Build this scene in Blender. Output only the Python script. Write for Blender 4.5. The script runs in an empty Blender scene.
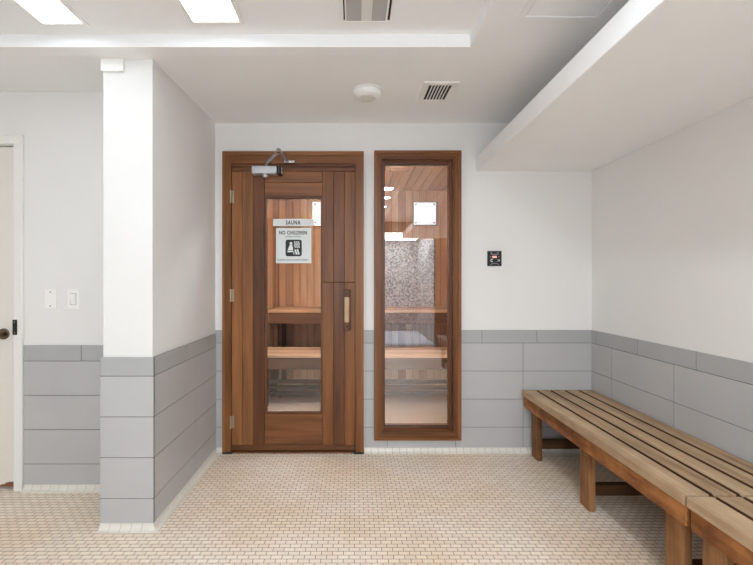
import bpy, bmesh, math, random
from mathutils import Vector, Matrix

random.seed(7)
S = bpy.context.scene
C = S.collection
PI = math.pi

# ------------------------------------------------------------------ camera, world, exposure
cam_d = bpy.data.cameras.new('camera')
cam = bpy.data.objects.new('camera', cam_d)
C.objects.link(cam)
cam.location = (0, 0, 1.235)
cam.rotation_euler = (PI / 2, 0, 0)
cam_d.sensor_fit = 'HORIZONTAL'
cam_d.sensor_width = 36
cam_d.lens = 18.5
cam_d.shift_x = 0.0292
cam_d.shift_y = -0.0013
cam_d.clip_start = 0.01
S.camera = cam

W = bpy.data.worlds.new('world')
S.world = W
W.use_nodes = True
W.node_tree.nodes['Background'].inputs[0].default_value = (0.9, 0.93, 1, 1)
W.node_tree.nodes['Background'].inputs[1].default_value = 0.1

S.view_settings.view_transform = 'Standard'
S.view_settings.look = 'None'
S.view_settings.gamma = 1
S.view_settings.use_curve_mapping = False
S.view_settings.exposure = 1.33

DOWN = 50.0         # round downlights
TROFFER = 2.6      # ceiling troffers
SHOWER = 8.0       # shower ceiling lamp
SAUNA = 0.40         # square sauna wall lights
SFILL = 20.0        # hidden fill lamp added over the door, inside the sauna
FILL = 46.0          # fill lamps outside the two windows added in the rear wall


def rear_fill(x0, x1, z0, z1, watts):  # area lamp behind a made-up rear window, for frontal fill
    d = bpy.data.lights.new('rear_fill', 'AREA')
    d.shape = 'RECTANGLE'
    d.size, d.size_y = x1 - x0, z1 - z0
    d.energy = watts
    d.color = (0.84, 0.92, 1.0)
    o = bpy.data.objects.new('rear_fill', d)
    o.location = ((x0 + x1) / 2, -1.72, (z0 + z1) / 2)
    o.rotation_euler = (PI / 2, 0, 0)
    C.objects.link(o)


RW = ((-2.95, -1.75, 0.75, 2.35), (-0.50, 0.16, 0.50, 2.35))   # rear windows added for fill light: x0, x1, z0, z1
for r_, f_ in zip(RW, (0.07, 0.33)):
    rear_fill(*r_, f_ * FILL * (r_[1] - r_[0]) * (r_[3] - r_[2]))
try:
    S.cycles.max_bounces = 12
    S.cycles.diffuse_bounces = 7
    S.cycles.transparent_max_bounces = 16
    S.cycles.sample_clamp_indirect = 6
except Exception:
    pass

# ------------------------------------------------------------------ materials
def srgb(r, g, b):
    f = lambda c: (c / 255 / 12.92) if c / 255 <= 0.04045 else ((c / 255 + 0.055) / 1.055) ** 2.4
    return (f(r), f(g), f(b), 1)


def new_mat(name):
    m = bpy.data.materials.new(name)
    m.use_nodes = True
    nt = m.node_tree
    return m, nt, nt.nodes, nt.links, nt.nodes['Principled BSDF']


def plain(name, col, rough=0.5, metal=0.0, spec=None, var=0.0, bump=0.0, bscale=60, emit=None):
    m, nt, N, L, b = new_mat(name)
    b.inputs['Base Color'].default_value = col
    b.inputs['Roughness'].default_value = rough
    b.inputs['Metallic'].default_value = metal
    if spec is not None:
        b.inputs['Specular IOR Level'].default_value = spec
    tc = N.new('ShaderNodeTexCoord')
    nz = N.new('ShaderNodeTexNoise')
    nz.inputs['Scale'].default_value = bscale
    nz.inputs['Detail'].default_value = 4
    L.new(tc.outputs['Object'], nz.inputs['Vector'])
    if var > 0:
        n2 = N.new('ShaderNodeTexNoise')
        n2.inputs['Scale'].default_value = 3.0
        n2.inputs['Detail'].default_value = 5
        L.new(tc.outputs['Object'], n2.inputs['Vector'])
        r = N.new('ShaderNodeValToRGB')
        r.color_ramp.elements[0].position = 0.3
        r.color_ramp.elements[1].position = 0.7
        r.color_ramp.elements[0].color = (col[0] * (1 - var), col[1] * (1 - var), col[2] * (1 - var), 1)
        r.color_ramp.elements[1].color = (min(1, col[0] * (1 + var)), min(1, col[1] * (1 + var)), min(1, col[2] * (1 + var)), 1)
        L.new(n2.outputs['Fac'], r.inputs['Fac'])
        L.new(r.outputs['Color'], b.inputs['Base Color'])
    if bump > 0:
        bp = N.new('ShaderNodeBump')
        bp.inputs['Strength'].default_value = bump
        bp.inputs['Distance'].default_value = 0.002
        L.new(nz.outputs['Fac'], bp.inputs['Height'])
        L.new(bp.outputs['Normal'], b.inputs['Normal'])
    if emit:
        b.inputs['Emission Color'].default_value = (emit[0], emit[1], emit[2], 1)
        b.inputs['Emission Strength'].default_value = emit[3]
    return m


def wood(name, dark, light, axis='z', rough=0.45, scale=1.0, knots=0.0, gloss=0.35, blotch=0.0):
    """Grain runs along AXIS of the object's own coordinates."""
    m, nt, N, L, b = new_mat(name)
    tc = N.new('ShaderNodeTexCoord')
    oi = N.new('ShaderNodeObjectInfo')
    mul = N.new('ShaderNodeMath'); mul.operation = 'MULTIPLY'; mul.inputs[1].default_value = 37.0
    L.new(oi.outputs['Random'], mul.inputs[0])
    add = N.new('ShaderNodeVectorMath'); add.operation = 'ADD'
    L.new(tc.outputs['Object'], add.inputs[0])
    L.new(mul.outputs[0], add.inputs[1])
    mp = N.new('ShaderNodeMapping')
    sc = {'x': (0.9, 14, 14), 'y': (14, 0.9, 14), 'z': (14, 14, 0.9)}[axis]
    mp.inputs['Scale'].default_value = tuple(v * scale for v in sc)
    L.new(add.outputs[0], mp.inputs['Vector'])
    n1 = N.new('ShaderNodeTexNoise')
    n1.inputs['Scale'].default_value = 1.0
    n1.inputs['Detail'].default_value = 6
    n1.inputs['Distortion'].default_value = 0.7
    L.new(mp.outputs[0], n1.inputs['Vector'])
    mp2 = N.new('ShaderNodeMapping')
    sc2 = {'x': (4, 130, 130), 'y': (130, 4, 130), 'z': (130, 130, 4)}[axis]
    mp2.inputs['Scale'].default_value = sc2
    L.new(add.outputs[0], mp2.inputs['Vector'])
    n2 = N.new('ShaderNodeTexNoise')
    n2.inputs['Scale'].default_value = 1.0
    n2.inputs['Detail'].default_value = 3
    L.new(mp2.outputs[0], n2.inputs['Vector'])
    mx = N.new('ShaderNodeMath'); mx.operation = 'MULTIPLY_ADD'
    mx.inputs[1].default_value = 0.35; mx.inputs[2].default_value = -0.175
    L.new(n2.outputs['Fac'], mx.inputs[0])
    ad = N.new('ShaderNodeMath'); ad.operation = 'ADD'
    L.new(n1.outputs['Fac'], ad.inputs[0]); L.new(mx.outputs[0], ad.inputs[1])
    out = ad.outputs[0]
    if blotch > 0:
        n3 = N.new('ShaderNodeTexNoise')
        n3.inputs['Scale'].default_value = 9.0
        n3.inputs['Detail'].default_value = 3
        L.new(add.outputs[0], n3.inputs['Vector'])
        m3 = N.new('ShaderNodeMath'); m3.operation = 'MULTIPLY_ADD'
        m3.inputs[1].default_value = blotch; m3.inputs[2].default_value = -blotch / 2
        L.new(n3.outputs['Fac'], m3.inputs[0])
        a3 = N.new('ShaderNodeMath'); a3.operation = 'ADD'
        L.new(out, a3.inputs[0]); L.new(m3.outputs[0], a3.inputs[1])
        out = a3.outputs[0]
    r = N.new('ShaderNodeValToRGB')
    r.color_ramp.elements[0].position = 0.28
    r.color_ramp.elements[1].position = 0.72
    r.color_ramp.elements[0].color = dark
    r.color_ramp.elements[1].color = light
    L.new(out, r.inputs['Fac'])
    L.new(r.outputs['Color'], b.inputs['Base Color'])
    b.inputs['Roughness'].default_value = rough
    b.inputs['Specular IOR Level'].default_value = gloss
    bp = N.new('ShaderNodeBump')
    bp.inputs['Strength'].default_value = 0.25
    bp.inputs['Distance'].default_value = 0.0015
    L.new(n2.outputs['Fac'], bp.inputs['Height'])
    L.new(bp.outputs['Normal'], b.inputs['Normal'])
    return m


def emission(name, col, strength):
    m, nt, N, L, b = new_mat(name)
    b.inputs['Base Color'].default_value = (0.8, 0.8, 0.8, 1)
    b.inputs['Emission Color'].default_value = (col[0], col[1], col[2], 1)
    b.inputs['Emission Strength'].default_value = strength
    return m


def glass(name, tint=(0.9, 0.93, 0.95, 1), base=0.09):
    m, nt, N, L, b = new_mat(name)
    N.remove(b)
    out = N['Material Output']
    tr = N.new('ShaderNodeBsdfTransparent'); tr.inputs[0].default_value = tint
    gl = N.new('ShaderNodeBsdfGlossy'); gl.inputs['Roughness'].default_value = 0.0
    lw = N.new('ShaderNodeLayerWeight'); lw.inputs['Blend'].default_value = 0.5
    pw = N.new('ShaderNodeMath'); pw.operation = 'POWER'; pw.inputs[1].default_value = 4
    L.new(lw.outputs['Facing'], pw.inputs[0])
    ma = N.new('ShaderNodeMath'); ma.operation = 'MULTIPLY_ADD'
    ma.inputs[1].default_value = 0.6; ma.inputs[2].default_value = base
    L.new(pw.outputs[0], ma.inputs[0])
    mix = N.new('ShaderNodeMixShader')
    L.new(ma.outputs[0], mix.inputs[0]); L.new(tr.outputs[0], mix.inputs[1]); L.new(gl.outputs[0], mix.inputs[2])
    L.new(mix.outputs[0], out.inputs['Surface'])
    return m


def floor_tile_mat():
    m, nt, N, L, b = new_mat('small cream floor tiles')
    tc = N.new('ShaderNodeTexCoord')
    br = N.new('ShaderNodeTexBrick')
    br.offset = 0.5
    br.inputs['Scale'].default_value = 1.0
    br.inputs['Brick Width'].default_value = 0.0500
    br.inputs['Row Height'].default_value = 0.0246
    br.inputs['Mortar Size'].default_value = 0.0013
    br.inputs['Mortar Smooth'].default_value = 0.1
    br.inputs['Bias'].default_value = 0.0
    br.inputs['Color1'].default_value = srgb(243, 231, 217)
    br.inputs['Color2'].default_value = srgb(233, 219, 204)
    br.inputs['Mortar'].default_value = srgb(112, 86, 64)
    L.new(tc.outputs['Object'], br.inputs['Vector'])
    nz = N.new('ShaderNodeTexNoise')
    nz.inputs['Scale'].default_value = 2.2
    nz.inputs['Detail'].default_value = 4
    L.new(tc.outputs['Object'], nz.inputs['Vector'])
    r = N.new('ShaderNodeValToRGB')
    r.color_ramp.elements[0].position = 0.35
    r.color_ramp.elements[1].position = 0.65
    r.color_ramp.elements[0].color = srgb(250, 240, 226)
    r.color_ramp.elements[1].color = (1, 1, 1, 1)
    L.new(nz.outputs['Fac'], r.inputs['Fac'])
    mx = N.new('ShaderNodeMix'); mx.data_type = 'RGBA'; mx.blend_type = 'MULTIPLY'
    mx.inputs['Factor'].default_value = 1.0
    L.new(br.outputs['Color'], mx.inputs['A']); L.new(r.outputs['Color'], mx.inputs['B'])
    L.new(mx.outputs['Result'], b.inputs['Base Color'])
    b.inputs['Roughness'].default_value = 0.42
    bp = N.new('ShaderNodeBump'); bp.invert = True
    bp.inputs['Strength'].default_value = 0.5
    bp.inputs['Distance'].default_value = 0.001
    L.new(br.outputs['Fac'], bp.inputs['Height'])
    L.new(bp.outputs['Normal'], b.inputs['Normal'])
    return m


def pebble_mat():
    m, nt, N, L, b = new_mat('pebble mosaic')
    tc = N.new('ShaderNodeTexCoord')
    v = N.new('ShaderNodeTexVoronoi')
    v.inputs['Scale'].default_value = 42
    L.new(tc.outputs['Object'], v.inputs['Vector'])
    bw = N.new('ShaderNodeRGBToBW')
    L.new(v.outputs['Color'], bw.inputs[0])
    r = N.new('ShaderNodeValToRGB')
    r.color_ramp.elements[0].position = 0.2
    r.color_ramp.elements[1].position = 0.8
    r.color_ramp.elements[0].color = srgb(96, 92, 92)
    r.color_ramp.elements[1].color = srgb(226, 220, 216)
    L.new(bw.outputs[0], r.inputs['Fac'])
    L.new(r.outputs['Color'], b.inputs['Base Color'])
    b.inputs['Roughness'].default_value = 0.5
    return m


def speckle_mat():
    m, nt, N, L, b = new_mat('speckled grey panel')
    tc = N.new('ShaderNodeTexCoord')
    v = N.new('ShaderNodeTexVoronoi'); v.inputs['Scale'].default_value = 55
    L.new(tc.outputs['Object'], v.inputs['Vector'])
    bw = N.new('ShaderNodeRGBToBW'); L.new(v.outputs['Color'], bw.inputs[0])
    r = N.new('ShaderNodeValToRGB')
    r.color_ramp.elements[0].position = 0.15
    r.color_ramp.elements[1].position = 0.85
    r.color_ramp.elements[0].color = srgb(104, 101, 104)
    r.color_ramp.elements[1].color = srgb(176, 173, 176)
    L.new(bw.outputs[0], r.inputs['Fac']); L.new(r.outputs['Color'], b.inputs['Base Color'])
    b.inputs['Roughness'].default_value = 0.6
    return m


def worn_door_mat():
    """white paint with a chipped brown strip along the foot of the door"""
    m, nt, N, L, b = new_mat('worn white door paint')
    tc = N.new('ShaderNodeTexCoord')
    sp = N.new('ShaderNodeSeparateXYZ')
    L.new(tc.outputs['Object'], sp.inputs[0])
    nz = N.new('ShaderNodeTexNoise')
    nz.inputs['Scale'].default_value = 16
    nz.inputs['Detail'].default_value = 5
    L.new(tc.outputs['Object'], nz.inputs['Vector'])
    # chips: height above the door's foot plus noise, and near the lock edge
    ma = N.new('ShaderNodeMath'); ma.operation = 'MULTIPLY_ADD'
    ma.inputs[1].default_value = 0.12; ma.inputs[2].default_value = -0.05
    L.new(nz.outputs['Fac'], ma.inputs[0])
    ex = N.new('ShaderNodeMath'); ex.operation = 'MULTIPLY_ADD'
    ex.inputs[1].default_value = 0.45; ex.inputs[2].default_value = 0.958
    L.new(sp.outputs['X'], ex.inputs[0])
    ad = N.new('ShaderNodeMath'); ad.operation = 'ADD'
    L.new(ma.outputs[0], ad.inputs[0]); L.new(ex.outputs[0], ad.inputs[1])
    lt = N.new('ShaderNodeMath'); lt.operation = 'LESS_THAN'
    L.new(sp.outputs['Z'], lt.inputs[0]); L.new(ad.outputs[0], lt.inputs[1])
    mx = N.new('ShaderNodeMix'); mx.data_type = 'RGBA'
    mx.inputs['A'].default_value = srgb(226, 220, 211)
    mx.inputs['B'].default_value = srgb(128, 84, 50)
    L.new(lt.outputs[0], mx.inputs['Factor'])
    L.new(mx.outputs['Result'], b.inputs['Base Color'])
    b.inputs['Roughness'].default_value = 0.4
    return m


M = {}
M['wall'] = plain('white wall paint', srgb(228, 226, 223), 0.6, var=0.012, bump=0.08, bscale=120, spec=0.3)
M['ceil'] = plain('white ceiling paint', srgb(240, 240, 240), 0.75, var=0.012, bump=0.05, bscale=120, spec=0.2)
M['trim'] = plain('white trim paint', srgb(232, 229, 224), 0.4, var=0.01)
M['tile'] = plain('grey wall tile', srgb(182, 181, 180), 0.35, var=0.035, spec=0.4)
M['tile2'] = plain('grey wall tile slightly darker', srgb(168, 169, 169), 0.35, var=0.035, spec=0.4)
M['tile3'] = plain('grey capping tile', srgb(170, 170, 169), 0.35, var=0.03, spec=0.4)
M['grout'] = plain('dark grout', srgb(112, 108, 104), 0.9)
M['cove'] = plain('cream cove tile', srgb(222, 215, 204), 0.3, var=0.03)
M['covegrout'] = plain('cove grout', srgb(150, 128, 104), 0.9)
M['floor'] = floor_tile_mat()
M['pebble'] = pebble_mat()
M['speckle'] = speckle_mat()
M['darktile'] = plain('dark slate tile', srgb(62, 66, 74), 0.7, var=0.1, spec=0.2)
M['base'] = plain('pale blue grey shower base', srgb(206, 214, 222), 0.6, spec=0.2)
M['white'] = plain('white plastic', srgb(238, 236, 232), 0.35)
M['offwhite'] = plain('off white plastic', srgb(222, 219, 214), 0.4)
M['shadowgrey'] = plain('grey slot', srgb(70, 66, 66), 0.7)
M['slot'] = plain('dark duct', srgb(40, 36, 35), 0.8)
M['perf'] = plain('perforated grey panel', srgb(176, 174, 172), 0.6, var=0.03, bump=0.4, bscale=300)
M['silver'] = plain('silver painted metal', srgb(186, 187, 190), 0.42, metal=0.5)
M['steel'] = plain('brushed steel', srgb(170, 168, 165), 0.25, metal=1.0)
M['bronze'] = plain('aged bronze', srgb(120, 104, 88), 0.28, metal=1.0)
M['black'] = plain('black plastic', srgb(20, 20, 22), 0.3)
M['blackpaint'] = plain('black paint', srgb(24, 24, 26), 0.5)
M['keygrey'] = plain('grey key print', srgb(120, 122, 126), 0.5)
M['keywhite'] = plain('white key print', srgb(215, 215, 215), 0.5)
M['led'] = plain('red led', srgb(235, 150, 140), 0.4, emit=(1.0, 0.35, 0.3, 0.5))
M['signwhite'] = plain('white sign plate', srgb(208, 211, 208), 0.35, var=0.02)
M['ink'] = plain('black sign ink', srgb(26, 26, 28), 0.6)
M['glass'] = glass('door glass', (0.88, 0.90, 0.92, 1), 0.05)
M['glassw'] = glass('window glass', (0.94, 0.95, 0.96, 1), 0.12)
M['troffer'] = emission('troffer diffuser', (0.84, 0.93, 1.0), TROFFER)
M['showerlamp'] = emission('shower lamp', (0.86, 0.93, 1.0), SHOWER)
M['saunalamp'] = emission('sauna light diffuser', (0.88, 0.95, 1.0), SAUNA)
M['saunafill3'] = emission('sauna fill uplight', (0.86, 0.94, 1.0), SFILL * 4.2)
M['downlamp'] = emission('downlight diffuser', (0.85, 0.93, 1.0), DOWN)
M['saunafill2'] = emission('sauna fill downlight', (0.88, 0.95, 1.0), SFILL)
M['brass'] = plain('worn pale brass', srgb(186, 170, 146), 0.4, metal=0.8)

# cedar tones: (dark, light)
CED = {
    'a': (srgb(96, 58, 30), srgb(146, 96, 56)),     # mid brown
    'b': (srgb(74, 42, 22), srgb(118, 72, 41)),     # dark
    'c': (srgb(110, 68, 36), srgb(160, 108, 65)),   # light orange
    'd': (srgb(94, 56, 30), srgb(142, 91, 53)),     # warm brown
    'e': (srgb(92, 53, 25), srgb(136, 86, 46)),     # casing
}
CW = {}
for k, (d_, l_) in CED.items():
    for ax in 'xyz':
        CW[k + ax] = wood('cedar %s along %s' % (k, ax), d_, l_, ax, 0.42)
SAU = {
    'a': (srgb(202, 164, 130), srgb(234, 202, 168)),
    'b': (srgb(160, 122, 96), srgb(200, 162, 132)),
    'c': (srgb(186, 142, 106), srgb(226, 186, 150)),
    'd': (srgb(150, 112, 86), srgb(190, 150, 120)),
    'e': (srgb(218, 180, 144), srgb(242, 210, 176)),
    'f': (srgb(86, 60, 44), srgb(124, 92, 70)),  # bench fronts, legs and footboard, with their shade painted in
}
SW = {}
for k, (d_, l_) in SAU.items():
    for ax in 'xyz':
        SW[k + ax] = wood('sauna cedar %s along %s' % (k, ax), d_, l_, ax, 0.5)
BEN = {
    'top': (srgb(146, 118, 90), srgb(196, 168, 136)),
    'top2': (srgb(138, 110, 82), srgb(188, 159, 127)),
    'edge': (srgb(52, 32, 18), srgb(92, 60, 36)),  # darkened to stand in for the shade between slats
    'apron': (srgb(108, 62, 30), srgb(172, 114, 64)),
    'leg': (srgb(104, 68, 38), srgb(168, 120, 78)),
    'rail': (srgb(60, 40, 26), srgb(104, 72, 46)),
}
BW = {}
for k, (d_, l_) in BEN.items():
    for ax in 'xyz':
        BW[k + ax] = wood('bench %s along %s' % (k, ax), d_, l_, ax, 0.55, blotch=1.1 if k == 'apron' else 0.35, gloss=0.25)

# ------------------------------------------------------------------ mesh helpers
class MB:
    def __init__(self):
        self.bm = bmesh.new()
        self.mats = []

    def _mi(self, m):
        if m not in self.mats:
            self.mats.append(m)
        return self.mats.index(m)

    def _merge(self, tmp, m, smooth=False):
        i = self._mi(m)
        for f in tmp.faces:
            f.material_index = i
            f.smooth = smooth
        me = bpy.data.meshes.new('tmp')
        tmp.to_mesh(me); tmp.free()
        self.bm.from_mesh(me)
        bpy.data.meshes.remove(me)

    def box(self, x0, x1, y0, y1, z0, z1, m, bev=0.0, seg=1, rot=None, smooth=False):
        t = bmesh.new()
        bmesh.ops.create_cube(t, size=1)
        sx, sy, sz = x1 - x0, y1 - y0, z1 - z0
        bmesh.ops.scale(t, vec=(sx, sy, sz), verts=t.verts)
        if bev > 0:
            bmesh.ops.bevel(t, geom=t.edges[:], offset=min(bev, 0.45 * min(sx, sy, sz)), segments=seg, profile=0.5, affect='EDGES')
        if rot is not None:
            bmesh.ops.transform(t, matrix=rot, verts=t.verts)
        bmesh.ops.translate(t, vec=((x0 + x1) / 2, (y0 + y1) / 2, (z0 + z1) / 2), verts=t.verts)
        self._merge(t, m, smooth)
        return self

    def prism(self, pts, vec, m, smooth=False):
        """polygon PTS (3-D, planar) pushed along VEC"""
        t = bmesh.new()
        vs = [t.verts.new(p) for p in pts]
        f = t.faces.new(vs)
        r = bmesh.ops.extrude_face_region(t, geom=[f])
        bmesh.ops.translate(t, vec=vec, verts=[v for v in r['geom'] if isinstance(v, bmesh.types.BMVert)])
        bmesh.ops.recalc_face_normals(t, faces=t.faces)
        self._merge(t, m, smooth)
        return self

    def tube(self, p0, p1, r, m, seg=16, r1=None):
        p0, p1 = Vector(p0), Vector(p1)
        d = p1 - p0
        t = bmesh.new()
        bmesh.ops.create_cone(t, cap_ends=True, segments=seg, radius1=r, radius2=r if r1 is None else r1, depth=d.length)
        q = Vector((0, 0, 1)).rotation_difference(d.normalized())
        bmesh.ops.transform(t, matrix=q.to_matrix().to_4x4(), verts=t.verts)
        bmesh.ops.translate(t, vec=(p0 + p1) / 2, verts=t.verts)
        self._merge(t, m, True)
        return self

    def lathe(self, prof, c, m, seg=32, axis='z'):
        """profile [(r, h)...] turned about an axis through C"""
        t = bmesh.new()
        rings = []
        for r, h in prof:
            ring = []
            for k in range(seg):
                a = 2 * PI * k / seg
                ca, sa = r * math.cos(a), r * math.sin(a)
                v = {'z': (ca, sa, h), 'y': (ca, h, sa), 'x': (h, ca, sa)}[axis]
                ring.append(t.verts.new(Vector(v) + Vector(c)))
            rings.append(ring)
        for a, b in zip(rings, rings[1:]):
            for k in range(seg):
                t.faces.new((a[k], a[(k + 1) % seg], b[(k + 1) % seg], b[k]))
        t.faces.new(rings[0][::-1]); t.faces.new(rings[-1])
        bmesh.ops.remove_doubles(t, verts=t.verts, dist=1e-6)
        bmesh.ops.recalc_face_normals(t, faces=t.faces)
        self._merge(t, m, True)
        return self

    def build(self, name, parent=None, centre=True, auto=None):
        me = bpy.data.meshes.new(name)
        c = Vector((0, 0, 0))
        if centre:
            xs = [v.co for v in self.bm.verts]
            lo = Vector([min(v[i] for v in xs) for i in range(3)])
            hi = Vector([max(v[i] for v in xs) for i in range(3)])
            c = Vector(((lo.x + hi.x) / 2, (lo.y + hi.y) / 2, lo.z if parent is None else (lo.z + hi.z) / 2))
            for v in self.bm.verts:
                v.co -= c
        self.bm.to_mesh(me); self.bm.free()
        for m in self.mats:
            me.materials.append(m)
        o = bpy.data.objects.new(name, me)
        C.objects.link(o)
        if any(p.use_smooth for p in me.polygons):
            try:
                me.set_sharp_from_angle(angle=math.radians(40))
            except Exception:
                pass
        WLOC[o] = c
        if parent is not None:
            o.parent = parent
            o.location = c - WLOC[parent]
        else:
            o.location = c
        return o


WLOC = {}


def tag(o, label=None, cat=None, group=None, kind=None):
    if label: o['label'] = label
    if cat: o['category'] = cat
    if group: o['group'] = group
    if kind: o['kind'] = kind
    return o


def thing(name, label, cat, loc, group=None, kind=None):
    o = bpy.data.objects.new(name, None)
    C.objects.link(o)
    o.location = loc
    o.empty_display_size = 0.05
    WLOC[o] = Vector(loc)
    return tag(o, label, cat, group, kind)


def struct(name, mb, label, cat):
    return tag(mb.build(name, centre=False), label, cat, kind='structure')


def copy_tree(o, off, label=None, parent=None):
    c = o.copy()
    C.objects.link(c)
    if parent is None:
        c.location = o.location + Vector(off)
    else:
        c.parent = parent
    if label:
        c['label'] = label
    for ch in list(o.children):
        copy_tree(ch, off, None, c)
    return c


def text_mesh(name, s, x0, x1, z0, z1, y, m, parent, bold=0.0, space=1.0):
    """flat lettering facing the camera side (-Y), fitted to a rectangle"""
    cu = bpy.data.curves.new('txt', 'FONT')
    cu.body = s
    cu.size = 1
    cu.extrude = 0.0
    cu.offset = bold
    cu.resolution_u = 3
    cu.space_character = space
    to = bpy.data.objects.new('txt', cu)
    C.objects.link(to)
    dg = bpy.context.evaluated_depsgraph_get()
    dg.update()
    me = bpy.data.meshes.new_from_object(to.evaluated_get(dg))
    bpy.data.objects.remove(to)
    xs = [v.co.x for v in me.vertices]; ys = [v.co.y for v in me.vertices]
    lx, hx, ly, hy = min(xs), max(xs), min(ys), max(ys)
    t = bmesh.new(); t.from_mesh(me)
    bpy.data.meshes.remove(me)
    for v in t.verts:
        v.co = Vector((x0 + (v.co.x - lx) / (hx - lx) * (x1 - x0), y, z0 + (v.co.y - ly) / (hy - ly) * (z1 - z0)))
    r = bmesh.ops.extrude_face_region(t, geom=t.faces[:])
    bmesh.ops.translate(t, vec=(0, -0.0006, 0), verts=[v for v in r['geom'] if isinstance(v, bmesh.types.BMVert)])
    bmesh.ops.recalc_face_normals(t, faces=t.faces)
    mb = MB(); mb._merge(t, m)
    return mb.build(name, parent)


def ring_frame(mb, x0, x1, z0, z1, w, y0, y1, m_h, m_v, bottom=True, bev=0.003):
    """mitred frame in the XZ plane, w = board width"""
    def board(pts, m):
        mb.prism([(p[0], y0, p[1]) for p in pts], (0, y1 - y0, 0), m)
    zb = z0 + w if bottom else z0
    board([(x0, z0), (x0 + w, zb), (x0 + w, z1 - w), (x0, z1)], m_v)
    board([(x1, z0), (x1, z1), (x1 - w, z1 - w), (x1 - w, zb)], m_v)
    board([(x0, z1), (x0 + w, z1 - w), (x1 - w, z1 - w), (x1, z1)], m_h)
    if bottom:
        board([(x0, z0), (x1, z0), (x1 - w, z0 + w), (x0 + w, z0 + w)], m_h)


# ------------------------------------------------------------------ key dimensions
YB = 2.800          # tile face of back wall
YP = 2.808          # plaster face of back wall
YW = 2.930          # sauna face of that wall
XR = 1.714          # tile face of right wall
XRP = 1.722
PX0, PX1, PY = -1.266, -1.000, 1.925     # pier tile faces
LY = 2.290          # tile face of left wall
SX0, SX1, SY1, SZ = -0.956, 1.62, 4.90, 2.385   # sauna room
CL = 2.343          # lower ceiling height at the step


def zc(y):
    return CL + max(0.0, y - 1.9) * 0.0467


# ------------------------------------------------------------------ floor
mb = MB()
mb.box(-3.1, 1.82, -3.7, 5.0, -0.08, 0.0, M['floor'])
struct('floor', mb, 'cream floor of small brick-bond tiles with brown grout', 'floor')

# ------------------------------------------------------------------ walls
DX0, DX1, DZ1 = -0.905, 0.026, 2.085      # door opening
WX0, WX1, WZ0, WZ1 = 0.185, 0.722, 0.140, 2.130   # sauna window opening
mb = MB()
mb.box(-1.20, DX0, YP, YW, 0, 2.6, M['wall'])
mb.box(DX0, DX1, YP, YW, DZ1, 2.6, M['wall'])
mb.box(DX1, WX0, YP, YW, 0, 2.6, M['wall'])
mb.box(WX0, WX1, YP, YW, 0, WZ0, M['wall'])
mb.box(WX0, WX1, YP, YW, WZ1, 2.6, M['wall'])
mb.box(WX1, 1.82, YP, YW, 0, 2.6, M['wall'])
wall_back = struct('wall_back', mb, 'white back wall around the sauna door and window, grey tiles below', 'wall')

mb = MB(); mb.box(XRP, 1.82, -3.6, YP, 0, 2.6, M['wall'])
wall_right = struct('wall_right', mb, 'white right wall behind the bench with grey tiles below', 'wall')

mb = MB(); mb.box(PX0 + 0.010, PX1 - 0.010, PY + 0.010, YP, 0, 2.42, M['wall'])
wall_pier = struct('wall_pier', mb, 'white pier beside the sauna door, grey tiles on its lower part', 'wall')

LDX0, LDX1, LDZ = -2.865, -2.010, 2.042   # left door opening
mb = MB()
mb.box(-3.1, LDX0, LY + 0.008, LY + 0.12, 0, 2.45, M['wall'])
mb.box(LDX0, LDX1, LY + 0.008, LY + 0.12, LDZ, 2.45, M['wall'])
mb.box(LDX1, PX0 + 0.010, LY + 0.008, LY + 0.12, 0, 2.45, M['wall'])
wall_left = struct('wall_left', mb, 'white wall at left with light switches, between door and pier', 'wall')

mb = MB(); mb.box(-3.1, -3.0, -1.6, LY + 0.008, 0, 2.6, M['wall'])
struct('wall_side', mb, 'white side wall far to the left, out of view', 'wall')

# rear of the room: dark slate wall with a shower recess
mb = MB()
for a, b in ((-3.1, RW[0][0]), (RW[0][1], RW[1][0]), (RW[1][1], 0.25)):
    mb.box(a, b, -1.6, -1.5, 0, 2.6, M['darktile'])
for xa, xb, za, zb in RW:
    mb.box(xa, xb, -1.6, -1.5, 0, za, M['darktile'])
    mb.box(xa, xb, -1.6, -1.5, zb, 2.6, M['darktile'])
mb.box(1.49, 1.722, -1.6, -1.5, 0, 2.6, M['darktile'])
mb.box(0.25, 1.49, -1.6, -1.5, 2.15, 2.6, M['darktile'])
struct('wall_rear', mb, 'dark slate wall behind the viewer with a shower opening', 'wall')
for i, (xa, xb, za, zb) in enumerate(RW):
    mb = MB()
    ring_frame(mb, xa, xb, za, zb, 0.045, -1.60, -1.49, M['trim'], M['trim'])
    mb.box(xa + 0.045, xb - 0.045, -1.57, -1.54, (za + zb) / 2 - 0.015, (za + zb) / 2 + 0.015, M['trim'])
    struct('window_%d' % (i + 2), mb, ('wide', 'narrow')[i] + ' white window frame added for fill light behind the viewer', 'window')
mb = MB()
mb.box(0.15, 1.60, -3.6, -3.52, 0, 2.4, M['pebble'])
mb.box(0.15, 0.25, -3.52, -1.6, 0, 2.4, M['pebble'])
mb.box(1.49, 1.60, -3.52, -1.6, 0, 2.4, M['pebble'])
struct('wall_shower', mb, 'grey pebble mosaic walls of the shower recess behind the viewer', 'wall')
mb = MB(); mb.box(0.25, 1.49, -3.52, -1.6, 2.22, 2.30, M['wall'])
struct('ceiling_shower', mb, 'white ceiling of the shower recess', 'ceiling')
mb = MB()
mb.box(0.25, 1.49, -3.52, -1.62, 0, 0.06, M['base'])
mb.box(0.25, 1.49, -1.62, -1.5, 0, 0.075, M['base'], 0.01)
struct('floor_shower', mb, 'pale blue grey shower base behind the viewer', 'floor')
lt = thing('shower_light', 'rectangular white ceiling lamp in the shower recess behind the viewer', 'lamp', (0.87, -2.6, 2.188))
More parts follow.
